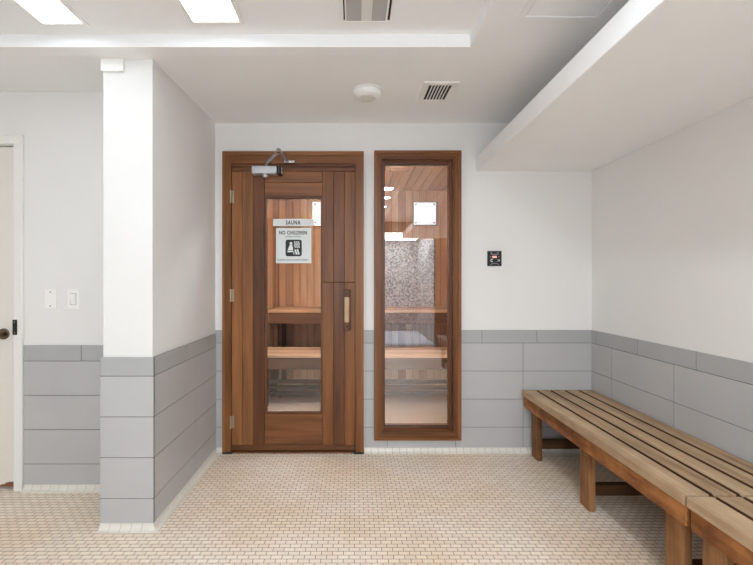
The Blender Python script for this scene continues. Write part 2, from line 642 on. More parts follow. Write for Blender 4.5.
mb = MB(); mb.box(0.30, 1.42, -3.30, -1.90, 2.195, 2.219, M['white'], 0.004); mb.build('rim', lt)
MB().box(0.32, 1.40, -3.28, -1.92, 2.188, 2.195, M['showerlamp']).build('lamp_diffuser', lt)

# ------------------------------------------------------------------ ceilings
TX, TY, TZ = 0.546, 1.829, 2.405      # raised tray: right edge, far edge, height
mb = MB()
# lower ceiling, solid above: far strip (slightly sloped), right strip
for x0, x1, ys in ((-3.1, TX, (TY, 1.9, YP)), (TX, 1.82, (-1.6, 1.9, YP))):
    for ya, yb in zip(ys, ys[1:]):
        mb.prism([(x0, ya, zc(ya)), (x0, yb, zc(yb)), (x0, yb, 2.6), (x0, ya, 2.6)], (x1 - x0, 0, 0), M['ceil'])
mb.box(-3.1, TX, -1.6, TY, TZ, 2.6, M['ceil'])
ceiling = struct('ceiling', mb, 'white ceiling with a shallow raised tray toward the viewer', 'ceiling')

mb = MB(); mb.box(0.88, XRP, -1.5, YP, 2.035, 2.138, M['ceil'], 0.003)
struct('ceiling_soffit', mb, 'long white dropped soffit along the right wall above the bench', 'soffit')

# ------------------------------------------------------------------ tile wainscots
def wainscot(name, parent, u0, u1, rows, place, thick=0.008, gap=0.0036):
    """rows: [(z0, z1, joints, mat)]; place(u, n, z) -> world point, n = distance out of the wall (0 = plaster)"""
    mb = MB()

    def slab(ua, ub, na, nb, za, zb, m, bev=0):
        p, q = place(ua, na, za), place(ub, nb, zb)
        mb.box(min(p[0], q[0]), max(p[0], q[0]), min(p[1], q[1]), max(p[1], q[1]), za, zb, m, bev)
    zt = max(r[1] for r in rows)
    slab(u0, u1, 0.0, thick - 0.0022, 0, zt - 0.001, M['grout'])
    for z0, z1, joints, m in rows:
        us = [u0] + sorted(j for j in joints if u0 < j < u1) + [u1]
        for a, b in zip(us, us[1:]):
            slab(a + (gap / 2 if a != u0 else 0), b - (gap / 2 if b != u1 else 0), thick - 0.004, thick, z0 + gap / 2, z1 - (gap / 2 if z1 < zt else 0), m, 0.0008)
    return mb.build(name, parent, centre=False)


def rows_for(off, jt, jb):
    zs = [0.884, 0.790, 0.587, 0.384, 0.181, 0.0]
    zs = [z - off for z in zs[:-1]] + [0.0]
    out = []
    for i in range(5):
        out.append((zs[i + 1], zs[i], jt if i == 0 else jb, M['tile3'] if i == 0 else M['tile']))
    return out


place_back = lambda u, n, z: (u, YP - n, z)
wainscot('tile_wainscot', wall_back, PX1 - 0.009, -0.947, rows_for(0, [], []), place_back)
wainscot('tile_wainscot', wall_back, 0.066, 0.141, rows_for(0, [], []), place_back)
# below the window: only one low strip
mb = MB()
mb.box(0.141, 0.766, YB + 0.0022, YP, 0, 0.098, M['grout'])
for a, b in ((0.141, 0.235), (0.2386, 0.7305), (0.7341, 0.766)):
    mb.box(a, b, YB, YB + 0.004, 0.002, 0.098, M['tile'], 0.0008)
mb.build('tile_wainscot', wall_back, centre=False)
wainscot('tile_wainscot', wall_back, 0.766, XRP - 0.001, rows_for(0, [0.923, 1.320], [1.220]), place_back)
wainscot('tile_wainscot', wall_right, -1.5, YB - 0.0005, rows_for(0, [2.745, 2.345, 1.943, 1.541, 1.139, 0.737, 0.335], [2.58, 2.078, 1.574, 1.07, 0.566, 0.06]),
         lambda u, n, z: (XRP - n, u, z))
wainscot('tile_wainscot', wall_pier, PX0, PX1, rows_for(0.026, [], []), lambda u, n, z: (u, PY + 0.010 - n, z), 0.010)
wainscot('tile_wainscot', wall_pier, PY + 0.0005, YB, rows_for(0.026, [2.33, 2.64], [2.435]), lambda u, n, z: (PX1 - 0.010 + n, u, z), 0.010)
wainscot('tile_wainscot', wall_pier, PY + 0.0005, LY, rows_for(0.026, [], []), lambda u, n, z: (PX0 + 0.010 - n, u, z), 0.010)
wainscot('tile_wainscot', wall_left, -1.958, PX0 - 0.001, rows_for(0.026, [-1.618], []), lambda u, n, z: (u, LY + 0.008 - n, z))
wainscot('tile_wainscot', wall_left, -3.0, -2.917, rows_for(0.026, [], []), lambda u, n, z: (u, LY + 0.008 - n, z))

# ------------------------------------------------------------------ cove base tiles
def cove(name, u0, u1, place, label, h=0.034, d=0.030, step=0.051):
    mb = MB()
    n = max(1, round((u1 - u0) / step))
    w = (u1 - u0) / n
    prof = [(0, 0), (d, 0), (d, 0.004)]
    for k in range(1, 6):
        a = k / 6 * PI / 2
        prof.append((d - (d - 0.004) * math.sin(a), 0.004 + (h - 0.004) * (1 - math.cos(a))))
    prof += [(0.004, h), (0, h)]
    for k in range(n):
        a, b = u0 + k * w + 0.0011, u0 + (k + 1) * w - 0.0011
        pts = [Vector(place(a, p, z)) for p, z in prof]
        mb.prism(pts, Vector(place(b, 0, 0)) - Vector(place(a, 0, 0)), M['cove'])
    prof2 = [(max(0, p - 0.0012), max(0, z - 0.0012)) for p, z in prof]
    prof2 = [(0, 0)] + [q for q in prof2[1:-1]] + [(0, h - 0.001)]
    pts = []
    for q in prof2:
        if not pts or (abs(q[0] - pts[-1][0]) + abs(q[1] - pts[-1][1])) > 1e-5:
            pts.append(q)
    mb.prism([Vector(place(u0, p, z)) for p, z in pts], Vector(place(u1, 0, 0)) - Vector(place(u0, 0, 0)), M['covegrout'])
    return struct(name, mb, label, 'baseboard')


cove('baseboard_back', 0.068, XR - 0.002, lambda u, n, z: (u, YB - n, z), 'cream cove tile base under the sauna window')
cove('baseboard_corner', PX1 + 0.001, -0.949, lambda u, n, z: (u, YB - n, z), 'short cream cove tile base between pier and sauna door')
cove('baseboard_right', -1.49, YB - 0.031, lambda u, n, z: (XR - n, u, z), 'cream cove tile base along the right wall under the bench')
cove('baseboard_pier', PX0, PX1, lambda u, n, z: (u, PY - n, z), 'cream cove tile base across the front of the pier')
cove('baseboard_pier_side', PY, YB - 0.031, lambda u, n, z: (PX1 + n, u, z), 'cream cove tile base along the side of the pier')
for i, cx_ in enumerate((PX1,)):
    cp = [(0.0005, 0.0), (0.0295, 0.0), (0.0295, 0.004)]
    for k in range(1, 6):
        a_ = k / 6 * PI / 2
        cp.append((0.030 - 0.026 * math.sin(a_), 0.004 + 0.030 * (1 - math.cos(a_))))
    cp += [(0.004, 0.034), (0.0005, 0.034)]
    struct('baseboard_pier_corner', MB().lathe(cp, (cx_, PY, 0), M['cove'], 32), 'rounded cream cove corner tile at the right foot of the pier', 'baseboard')
cove('baseboard_left', -1.955, PX0 - 0.002, lambda u, n, z: (u, LY - n, z), 'cream cove tile base between left door and pier')

# ------------------------------------------------------------------ sauna room shell
def boards(mb, u0, u1, w, place, axis, tones='abcd', jit=0.0):
    """T and G boards; place(ua, ub) -> box limits"""
    u = u0
    while u < u1 - 0.001:
        v = min(u + w, u1)
        b = place(u + 0.0022, v - 0.0022)
        mb.box(*b, SW[random.choice(tones) + axis], 0.002)
        u = v


mb = MB()
mb.box(SX0 - 0.06, SX1 + 0.06, SY1 + 0.012, SY1 + 0.08, 0, 2.45, M['slot'])
boards(mb, SX0, SX1, 0.089, lambda a, b: (a, b, SY1, SY1 + 0.014, 0.0, SZ), 'z', 'abcca')
struct('wall_sauna_far', mb, 'vertical cedar boards on the far wall inside the sauna', 'wall')
mb = MB()
mb.box(SX0 - 0.08, SX0 - 0.012, YW, SY1 + 0.014, 0, 2.45, M['slot'])
boards(mb, YW + 0.001, SY1, 0.089, lambda a, b: (SX0 - 0.014, SX0, a, b, 0.0, SZ), 'z', 'aacb')
struct('wall_sauna_left', mb, 'cedar boarded left wall inside the sauna', 'wall')
mb = MB()
mb.box(SX1 + 0.012, SX1 + 0.08, YW, SY1 + 0.014, 0, 2.45, M['slot'])
boards(mb, YW + 0.001, SY1, 0.089, lambda a, b: (SX1, SX1 + 0.014, a, b, 0.0, SZ), 'z', 'abcd')
struct('wall_sauna_right', mb, 'cedar boarded right wall inside the sauna', 'wall')
mb = MB()
mb.box(SX0 - 0.08, SX1 + 0.08, YW, SY1 + 0.08, SZ + 0.012, SZ + 0.09, M['slot'])
boards(mb, SX0, SX1, 0.098, lambda a, b: (a + 0.0015, b - 0.0015, YW + 0.001, SY1 + 0.01, SZ, SZ + 0.014), 'y', 'eeaec')
struct('ceiling_sauna', mb, 'cedar board ceiling inside the sauna', 'ceiling')

# sauna benches
def sauna_bench(label, y0, y1, zt, front, fas):
    t = thing('sauna_bench', label, 'bench', ((SX0 + SX1) / 2, (y0 + y1) / 2, 0), 'cedar benches inside the sauna')
    n = 5
    w = (y1 - y0) / n
    for k in range(n):
        MB().box(SX0 + 0.004, SX1 - 0.004, y0 + k * w + 0.004, y0 + (k + 1) * w - 0.004, zt - 0.028, zt, SW['acaba'[k] + 'x'], 0.004, 2).build('seat_slat', t)
    MB().box(SX0 + 0.006, SX1 - 0.006, y0 + 0.012, y0 + 0.048, zt - fas, zt - 0.028, SW['fx'], 0.003).build('fascia', t)
    for x in (SX0 + 0.05, -0.02, SX1 - 0.09):
        MB().box(x, x + 0.05, y0 + 0.06, y1 - 0.02, zt - 0.12, zt - 0.028, SW['dy'], 0.003).build('bearer', t)
        MB().box(x, x + 0.05, y0 + 0.06, y0 + 0.11, 0, zt - 0.12, SW['fz'], 0.003).build('leg', t)
        MB().box(x, x + 0.05, y1 - 0.08, y1 - 0.03, 0, zt - 0.12, SW['fz'], 0.003).build('leg', t)
    return t


sauna_bench('upper cedar bench against the far wall of the sauna', 4.25, 4.89, 0.92, True, 0.15)
sauna_bench('lower cedar bench in front of the upper sauna bench', 3.75, 4.235, 0.52, True, 0.14)
sk = thing('duckboard', 'low slatted cedar footboard under the lower sauna bench', 'footboard', (0.33, 4.06, 0))
for k in range(3):
    MB().box(SX0 + 0.01, SX1 - 0.01, 4.125, 4.145, 0.022 + k * 0.062, 0.062 + k * 0.062, SW['fx'], 0.003).build('slat', sk)
for x in (SX0 + 0.13, -0.05, SX1 - 0.18):
    MB().box(x, x + 0.05, 4.142, 4.146, 0, 0.2, SW['dz'], 0.001).build('upright', sk)

# sauna wall lights
def sauna_light(label, x, z):
    t = thing('wall_light', label, 'light', (x, SY1, z - 0.15), 'square sauna wall lights')
    s = 0.152
    mb = MB(); ring_frame(mb, x - s, x + s, z - s, z + s, 0.012, SY1 - 0.032, SY1, M['steel'], M['steel']); mb.build('frame', t)
    MB().box(x - s + 0.012, x + s - 0.012, SY1 - 0.028, SY1 - 0.004, z - s + 0.012, z + s - 0.012, M['saunalamp'], 0.003).build('diffuser', t)
    for sx in (-1, 1):
        for sz in (-1, 1):
            MB().lathe([(0.011, 0), (0.011, -0.006), (0.006, -0.009)], (x + sx * 0.115, SY1 - 0.028, z + sz * 0.115), M['steel'], 14, 'y').build('screw', t)
    return t


sauna_light('square lit panel on sauna wall seen through the window', 0.886, 2.09)
sauna_light('square lit panel on sauna wall seen through the door glass', -0.381, 2.09)

# speckled panel added on the far wall to back up the grey window reflection
t = thing('grey_panel', 'grey speckled panel added behind the upper sauna bench to back up the window reflection', 'panel', (0.36, SY1 - 0.012, 0.922))
MB().box(-0.30, 1.018, SY1 - 0.022, SY1 - 0.001, 0.922, 1.765, M['speckle'], 0.004).build('slab', t)
# unseen fill lamp added inside, over the door
t = thing('sauna_fill', 'long up and down fill lamp added inside the sauna above the door, hidden from view', 'lamp', (-0.43, YW, 1.98))
mb = MB()
mb.box(-0.86, 0.0, YW, YW + 0.012, 1.97, 2.09, M['white'], 0.003)
mb.box(-0.86, 0.0, YW + 0.148, YW + 0.160, 1.97, 2.09, M['white'], 0.003)
mb.box(-0.86, -0.848, YW + 0.012, YW + 0.148, 1.97, 2.09, M['white'], 0.003)
mb.box(-0.012, 0.0, YW + 0.012, YW + 0.148, 1.97, 2.09, M['white'], 0.003)
mb.build('housing', t)
MB().box(-0.848, -0.012, YW + 0.012, YW + 0.148, 1.98, 2.02, M['saunafill2']).build('diffuser', t)
MB().box(-0.848, -0.012, YW + 0.012, YW + 0.148, 2.04, 2.08, M['saunafill3']).build('diffuser', t)

# small fittings on the sauna ceiling
t = thing('ceiling_vent', 'small brown wooden vent on the sauna ceiling', 'vent', (0.45, 3.90, SZ))
MB().box(0.36, 0.545, 3.84, 3.97, SZ - 0.022, SZ, SW['dx'], 0.004).build('vent_frame', t)
for k in range(4):
    MB().box(0.372, 0.533, 3.853 + k * 0.028, 3.869 + k * 0.028, SZ - 0.027, SZ - 0.022, SW['bx'], 0.001).build('slat', t)
# ------------------------------------------------------------------ sauna door
door = thing('door_1', 'cedar sauna door with tall glass pane in a cedar frame', 'door', (-0.44, 2.80, 0), kind='structure')
mb = MB()
CY0, CY1 = 2.775, YP
cw = 0.062
bev = 0
x0, x1, zt = -0.947, 0.066, 2.168
for pts, m in (
    ([(x0, 0.012), (x0 + cw, 0.012), (x0 + cw, zt - 0.085), (x0, zt)], CW['ez']),
    ([(x1, 0.012), (x1, zt), (x1 - cw + 0.003, zt - 0.085), (x1 - cw + 0.003, 0.012)], CW['ez']),
    ([(x0, zt), (x0 + cw, zt - 0.085), (x1 - cw + 0.003, zt - 0.085), (x1, zt)], CW['ex']),
):
    mb.prism([(p[0], CY0, p[1]) for p in pts], (0, CY1 - CY0, 0), m)
# raised back-band around the outside
for pts, m in (
    ([(x0, 0.012), (x0 + 0.020, 0.012), (x0 + 0.020, zt - 0.028), (x0, zt)], CW['az']),
    ([(x1, 0.012), (x1, zt), (x1 - 0.020, zt - 0.028), (x1 - 0.020, 0.012)], CW['az']),
    ([(x0, zt), (x0 + 0.020, zt - 0.028), (x1 - 0.020, zt - 0.028), (x1, zt)], CW['ax']),
):
    mb.prism([(p[0], CY0 - 0.007, p[1]) for p in pts], (0, 0.007, 0), m)
mb.build('door_casing', door)
# jamb and stop behind the casing
mb = MB()
mb.box(-0.905, -0.887, YP - 0.02, YW + 0.01, 0.0, 2.085, CW['bz'])
mb.box(0.008, 0.026, YP - 0.02, YW + 0.01, 0.0, 2.085, CW['bz'])
mb.box(-0.887, 0.008, YP - 0.02, YW + 0.01, 2.063, 2.085, CW['bx'])
mb.box(-0.887, -0.872, YP + 0.026, YW, 0.0, 2.063, CW['bz'])
mb.box(-0.007, 0.008, YP + 0.026, YW, 0.0, 2.063, CW['bz'])
mb.build('door_jamb', door)
MB().box(-0.887, 0.008, 2.775, YW, 0.0, 0.011, CW['bx'], 0.003).build('threshold', door)
for xa, xb in ((-0.948, -0.876), (-0.006, 0.067)):
    MB().box(xa, xb, 2.766, YP - 0.001, 0.0, 0.014, M['blackpaint'], 0.002).build('casing_foot', door)

LYF, LYB = 2.786, 2.828
L0, L1 = -0.884, 0.004


def dboard(name, xa, xb, za, zb, m, dy=0.0):
    return MB().box(xa + 0.0008, xb - 0.0008, LYF + dy, LYB, za + 0.0008, zb - 0.0008, m, 0.002).build(name, door)


dboard('top_rail', L0, L1, 2.028, 2.059, CW['bx'])
dboard('top_rail', -0.648, -0.230, 1.947, 2.028, CW['ax'], 0.001)
dboard('top_rail', -0.648, -0.230, 1.850, 1.947, CW['dx'], 0.002)
for xa, xb, k in ((L0, -0.809, 'c'), (-0.809, -0.730, 'a'), (-0.730, -0.648, 'b')):
    dboard('stile_board', xa, xb, 0.057, 2.028, CW[k + 'z'], 0.001 if k == 'a' else 0)
for xa, xb, k in ((-0.230, -0.150, 'e'), (-0.150, -0.073, 'b'), (-0.073, L1, 'e')):
    dboard('stile_board', xa, xb, 1.231, 2.028, CW[k + 'z'], 0.001 if k == 'b' else 0)
    dboard('stile_board', xa, xb, 0.057, 1.2295, CW[k + 'z'], 0.001 if k == 'b' else 0)
# backing added behind the boards to block lamp light in the seams
mb = MB()
for a_ in ((L0, -0.648, 0.018, 2.059), (-0.230, L1, 0.018, 2.059), (-0.648, -0.230, 1.850, 2.059), (-0.648, -0.230, 0.018, 0.275)):
    mb.box(a_[0], a_[1], LYB - 0.003, LYB + 0.004, a_[2], a_[3], CW['bz'])
mb.build('door_core', door)
dboard('bottom_rail', -0.648, -0.230, 0.057, 0.275, CW['dx'], 0.003)
dboard('bottom_rail', L0, L1, 0.018, 0.057, CW['bx'])
# glazing bead and pane
mb = MB(); ring_frame(mb, -0.648, -0.230, 0.275, 1.850, 0.014, LYF + 0.008, LYB - 0.004, CW['bx'], CW['bz']); mb.build('glazing_bead', door)
MB().box(-0.640, -0.238, 2.803, 2.809, 0.283, 1.842, M['glass']).build('glass_pane', door)
# hinges
for z in (1.845, 1.135, 0.225):
    h = MB().tube((-0.887, 2.771, z - 0.045), (-0.887, 2.771, z + 0.045), 0.006, M['brass']).build('hinge', door)
    MB().box(-0.886, -0.868, 2.7835, 2.787, z - 0.045, z + 0.045, M['brass'], 0.001).build('hinge_leaf', h)
# handle
MB().box(-0.078, -0.026, 2.776, LYF + 0.001, 0.885, 1.180, CW['bz'], 0.006, 2).build('handle_plate', door)
h = MB().box(-0.073, -0.035, 2.730, 2.758, 0.944, 1.126, BW['topz'], 0.010, 3).build('door_handle', door)
for za, zb in ((1.124, 1.176), (0.888, 0.946)):
    MB().box(-0.072, -0.036, 2.733, 2.777, za, zb, CW['bz'], 0.006, 2).build('handle_post', h)
    MB().lathe([(0.007, 0), (0.007, -0.003), (0.003, -0.004)], (-0.054, 2.7325, (za + zb) / 2), M['slot'], 12, 'y').build('handle_screw', h)

# door closer
cb = MB()
cb.box(-0.727, -0.548, 2.722, LYF, 1.995, 2.052, M['silver'], 0.010, 3)
closer = cb.build('door_closer', door)
closer['label'] = 'silver door closer body at the top of the sauna door'
MB().box(-0.550, -0.518, 2.724, LYF, 1.992, 2.050, M['blackpaint'], 0.008, 2).build('end_cap', closer)
for k, zz in enumerate((2.036, 2.022, 2.006)):
    MB().lathe([(0.007, 0), (0.007, 0.004), (0.003, 0.005)], (-0.519, 2.745 + 0.01 * (k % 2), zz), M['white'], 12, 'x').build('adjusting_screw', closer)
MB().lathe([(0.008, -0.02), (0.018, -0.016), (0.020, -0.006), (0.020, 0.002)], (-0.634, 2.748, 1.992), M['silver'], 20).build('spindle_cap', closer)
MB().lathe([(0.016, 0), (0.016, 0.012), (0.011, 0.018), (0.011, 0.032)], (-0.622, 2.745, 2.050), M['steel'], 20).build('spindle', closer)


def bar(pa, pb, w, h, m):
    pa, pb = Vector(pa), Vector(pb)
    d = pb - pa
    t = MB()
    rot = Matrix.Rotation(math.atan2(d.y, d.x), 4, 'Z')
    c = (pa + pb) / 2
    t.box(c.x - d.length / 2, c.x + d.length / 2, c.y - w / 2, c.y + w / 2, c.z - h / 2, c.z + h / 2, m, 0.003, 2, rot)
    return t


pv, el, sh = (-0.622, 2.745, 2.076), (-0.494, 2.512, 2.078), (-0.478, 2.752, 2.085)
bar(pv, el, 0.024, 0.008, M['silver']).build('closer_arm', closer)
bar((el[0], el[1], 2.090), (sh[0], sh[1], 2.090), 0.018, 0.009, M['silver']).build('closer_arm', closer)
MB().lathe([(0.010, 0.065 - 0.065), (0.015, 0.002), (0.015, 0.020), (0.010, 0.026)], (el[0], el[1], 2.072), M['steel'], 20).build('elbow_joint', closer)
mb = MB()
mb.box(-0.505, -0.425, 2.752, 2.7745, 2.078, 2.098, M['steel'], 0.004, 2)
mb.box(-0.492, -0.464, 2.735, 2.770, 2.074, 2.082, M['steel'], 0.003)
mb.build('shoe_bracket', closer)

# ------------------------------------------------------------------ signs on the door glass
SYF = 2.7995
sg = thing('name_sign', 'narrow white plate reading SAUNA, above the notice on door glass', 'sign', (-0.443, SYF, 1.636))
MB().box(-0.590, -0.296, SYF - 0.004, 2.8029, 1.636, 1.688, M['signwhite'], 0.001).build('plate', sg)
text_mesh('lettering', 'SAUNA', -0.496, -0.390, 1.6455, 1.678, SYF - 0.0039, M['ink'], sg, 0.034, 1.2)
sn = thing('notice_sign', 'square white notice reading NO CHILDREN with black sauna symbol', 'sign', (-0.44, SYF, 1.367))
MB().box(-0.568, -0.312, SYF - 0.003, 2.8029, 1.367, 1.622, M['signwhite'], 0.001).build('plate', sn)
yl = SYF - 0.0029
text_mesh('lettering', 'NO CHILDREN', -0.545, -0.343, 1.574, 1.602, yl, M['ink'], sn, 0.030, 1.12)
text_mesh('lettering', 'UNDER 16 YEARS', -0.501, -0.389, 1.554, 1.565, yl, M['ink'], sn, 0.006)
text_mesh('lettering', 'PLEASE SAUNA RESPONSIBLY', -0.556, -0.330, 1.386, 1.397, yl, M['ink'], sn, 0.008)


def rounded(x0, x1, z0, z1, r, y, n=6):
    pts = []
    for cx, cz, a0 in ((x1 - r, z1 - r, 0), (x0 + r, z1 - r, 90), (x0 + r, z0 + r, 180), (x1 - r, z0 + r, 270)):
        for k in range(n + 1):
            a = math.radians(a0 + 90 * k / n)
            pts.append((cx + r * math.cos(a), y, cz + r * math.sin(a)))
    return pts


qx0, qx1, qz0, qz1 = -0.4985, -0.381, 1.417, 1.538
ic = MB().prism(rounded(qx0, qx1, qz0, qz1, 0.016, yl), (0, -0.0008, 0), M['ink']).build('symbol', sn)
g = MB()
yi = yl - 0.0008
U = lambda u, v: (qx0 + u * (qx1 - qx0), yi, qz0 + v * (qz1 - qz0))
PV = (0, -0.0006, 0)
# seated person: head, body, thigh, bench line; stones and rising heat
cx, cz = 0.34, 0.77
g.prism([U(cx + 0.085 * math.cos(a), cz + 0.085 * math.sin(a)) for a in [2 * PI * k / 20 for k in range(20)]], PV, M['signwhite'])
g.prism([U(*p) for p in ((0.27, 0.68), (0.40, 0.68), (0.47, 0.46), (0.44, 0.36), (0.14, 0.36), (0.16, 0.46))], PV, M['signwhite'])
g.prism([U(*p) for p in ((0.12, 0.33), (0.48, 0.33), (0.53, 0.26), (0.12, 0.24))], PV, M['signwhite'])
for (a, b) in ((0.54, 0.40), (0.68, 0.42)):
    g.prism([U(*p) for p in ((a, b), (a + 0.09, b + 0.02), (a + 0.20, 0.12), (a + 0.10, 0.10))], PV, M['signwhite'])
g.prism([U(*p) for p in ((0.50, 0.23), (0.535, 0.25), (0.55, 0.12), (0.48, 0.12))], PV, M['signwhite'])
for u in (0.58, 0.70, 0.82):
    pts_l, pts_r = [], []
    for k in range(13):
        v = 0.50 + 0.40 * k / 12
        off = 0.030 * math.sin(k / 12 * 4 * PI)
        pts_l.append(U(u - 0.032 + off, v)); pts_r.append(U(u + 0.032 + off, v))
    for k in range(12):
        g.prism([pts_l[k], pts_r[k], pts_r[k + 1], pts_l[k + 1]], PV, M['signwhite'])
g.build('figure', ic)

# ------------------------------------------------------------------ sauna window
win = thing('window_1', 'tall narrow sauna window in a cedar frame right of the door', 'window', (0.4535, 2.80, 0.096), kind='structure')
mb = MB()
wx0, wx1, wz0, wz1 = 0.141, 0.766, 0.096, 2.174
ring_frame(mb, wx0, wx1, wz0, wz1, 0.061, 2.778, YP, CW['ex'], CW['ez'])
ring_frame(mb, wx0, wx1, wz0, wz1, 0.022, 2.770, 2.778, CW['ax'], CW['az'])
ring_frame(mb, wx0 + 0.044, wx1 - 0.044, wz0 + 0.044, wz1 - 0.044, 0.017, 2.774, 2.778, CW['bx'], CW['bz'])
mb.build('window_casing', win)
mb = MB()
ring_frame(mb, wx0 + 0.045, wx1 - 0.045, wz0 + 0.045, wz1 - 0.045, 0.018, YP, YW + 0.01, CW['dx'], CW['dz'])
mb.build('window_jamb', win)
mb = MB()
ring_frame(mb, wx0 + 0.063, wx1 - 0.063, wz0 + 0.063, wz1 - 0.063, 0.017, 2.812, 2.832, CW['bx'], CW['bz'])
ring_frame(mb, wx0 + 0.063, wx1 - 0.063, wz0 + 0.063, wz1 - 0.063, 0.017, 2.840, 2.860, CW['bx'], CW['bz'])
mb.build('glazing_bead', win)
MB().box(wx0 + 0.064, wx1 - 0.064, 2.833, 2.839, wz0 + 0.064, wz1 - 0.064, M['glassw']).build('glass_pane', win)

# ------------------------------------------------------------------ left door
d2 = thing('door_2', 'white painted door at the left edge with a round bronze knob', 'door', (-2.44, LY, 0), kind='structure')
mb = MB(); mb.box(LDX0 + 0.012, LDX1 - 0.003, LY + 0.010, LY + 0.05, 0.016, LDZ - 0.006, worn_door_mat(), 0.002)
# origin kept at the world so that the worn foot sits at the floor
lf = mb.build('door_leaf', d2, centre=False)
lf.location = -WLOC[d2]
mb = MB()
mb.box(LDX1, -1.960, LY - 0.012, LY + 0.008, 0.0, LDZ + 0.005, M['trim'], 0.003)
mb.box(LDX0 - 0.05, LDX0, LY - 0.012, LY + 0.008, 0.0, LDZ + 0.005, M['trim'], 0.003)
mb.box(LDX0 - 0.05, -1.960, LY - 0.012, LY + 0.008, LDZ + 0.004, LDZ + 0.056, M['trim'], 0.003)
mb.box(LDX1 - 0.002, LDX1 + 0.0, LY + 0.008, LY + 0.12, 0, LDZ, M['trim'])
mb.build('door_casing', d2)
kx, kz = -2.083, 0.924
k = MB().lathe([(0.012, 0.0), (0.012, -0.03), (0.022, -0.034), (0.030, -0.045), (0.030, -0.058), (0.022, -0.066), (0.004, -0.068)], (kx, LY + 0.006, kz), M['bronze'], 32, 'y').build('door_knob', d2)
MB().lathe([(0.033, 0.0), (0.033, -0.005), (0.024, -0.010)], (kx, LY + 0.010, kz), M['bronze'], 32, 'y').build('rosette', k)
sp = MB().box(-2.012, -1.985, LY - 0.015, LY - 0.0115, 0.921, 1.010, M['blackpaint'], 0.001).build('strike_plate', d2)
for zz in (0.935, 0.996):
    MB().lathe([(0.004, 0.0), (0.004, -0.002), (0.002, -0.0025)], (-1.998, LY - 0.015, zz), M['steel'], 10, 'y').build('screw', sp)

# ------------------------------------------------------------------ switch plates
WYL = LY + 0.008
t = thing('blank_plate', 'blank white wall plate, left of the light switch', 'wall plate', (-1.802, WYL, 1.073))
MB().box(-1.837, -1.767, WYL - 0.006, WYL, 1.074, 1.189, M['white'], 0.003, 2).build('cover', t)
for zz in (1.090, 1.173):
    MB().lathe([(0.0035, 0), (0.0035, -0.0015), (0.002, -0.002)], (-1.802, WYL - 0.006, zz), M['shadowgrey'], 10, 'y').build('screw', t)
t = thing('light_switch', 'white rocker light switch between the blank plate and pier', 'switch', (-1.665, WYL, 1.070))
MB().box(-1.702, -1.629, WYL - 0.007, WYL, 1.070, 1.192, M['white'], 0.003, 2).build('cover', t)
mb = MB(); ring_frame(mb, -1.683, -1.648, 1.097, 1.165, 0.0015, WYL - 0.0075, WYL - 0.0065, M['shadowgrey'], M['shadowgrey']); mb.build('rocker_gap', t)
MB().box(-1.6812, -1.6498, WYL - 0.011, WYL - 0.006, 1.099, 1.163, M['white'], 0.003, 2, Matrix.Rotation(math.radians(3), 4, 'X')).build('rocker', t)

# cover box on the pier top
t = thing('cover_box', 'small white cover box at the top left of the pier', 'cover', (-1.211, PY + 0.010, 2.278))
MB().box(-1.262, -1.150, PY - 0.004, PY + 0.010, 2.281, 2.345, M['white'], 0.002).build('lid', t)

# ------------------------------------------------------------------ control panel on back wall
t = thing('control_panel', 'small square black sauna control panel on the white wall', 'control panel', (1.011, YP, 1.349))
kx0, kx1, kz0, kz1 = 0.962, 1.064, 1.347, 1.456
MB().box(kx0, kx1, YP - 0.012, YP, kz0, kz1, M['black'], 0.003, 2).build('housing', t)
yk = YP - 0.0119
K = lambda u, v: (kx0 + u * (kx1 - kx0), kz0 + v * (kz1 - kz0))


def kbox(name, u0, u1, v0, v1, m, th=0.0008):
    a, b = K(u0, v0), K(u1, v1)
    return MB().box(a[0], b[0], yk - th, yk, a[1], b[1], m).build(name, t)


def kpoly(mb, polys, m):
    for p in polys:
        mb.prism([(K(*q)[0], yk, K(*q)[1]) for q in p], (0, -0.0008, 0), m)


mb = MB()
kpoly(mb, [((0.22, 0.74), (0.76, 0.74), (0.76, 0.81), (0.22, 0.81)), ((0.22, 0.81), (0.30, 0.81), (0.30, 0.94), (0.22, 0.94)), ((0.68, 0.81), (0.76, 0.81), (0.76, 0.94), (0.68, 0.94))], M['keygrey'])
mb.build('key_outline', t)
kbox('display', 0.34, 0.64, 0.54, 0.67, M['led'])
kbox('key_mark', 0.16, 0.26, 0.57, 0.64, M['keygrey'])
kbox('key_mark', 0.74, 0.84, 0.57, 0.64, M['keygrey'])


def arc(cu, cv, r, a0, a1, w, m, n=10):
    mb = MB()
    for k in range(n):
        p = []
        for aa, rr in ((k, r), (k + 1, r), (k + 1, r - w), (k, r - w)):
            a = math.radians(a0 + (a1 - a0) * aa / n)
            p.append((cu + rr * math.cos(a), cv + rr * math.sin(a)))
        kpoly(mb, [p], m)
    return mb.build('key_ring', t)


arc(0.31, 0.37, 0.11, 50, 310, 0.05, M['keywhite'])
arc(0.66, 0.37, 0.11, -100, 100, 0.05, M['keygrey'])
mb = MB(); kpoly(mb, [((0.76, 0.37), (0.81, 0.44), (0.88, 0.37), (0.81, 0.30))], M['keywhite']); mb.build('key_mark', t)
mb = MB()
kpoly(mb, [((0.28, 0.14), (0.72, 0.14), (0.72, 0.19), (0.28, 0.19)), ((0.19, 0.05), (0.26, 0.05), (0.30, 0.139), (0.24, 0.139)), ((0.81, 0.05), (0.74, 0.05), (0.70, 0.139), (0.76, 0.139))], M['keygrey'])
mb.build('key_outline', t)

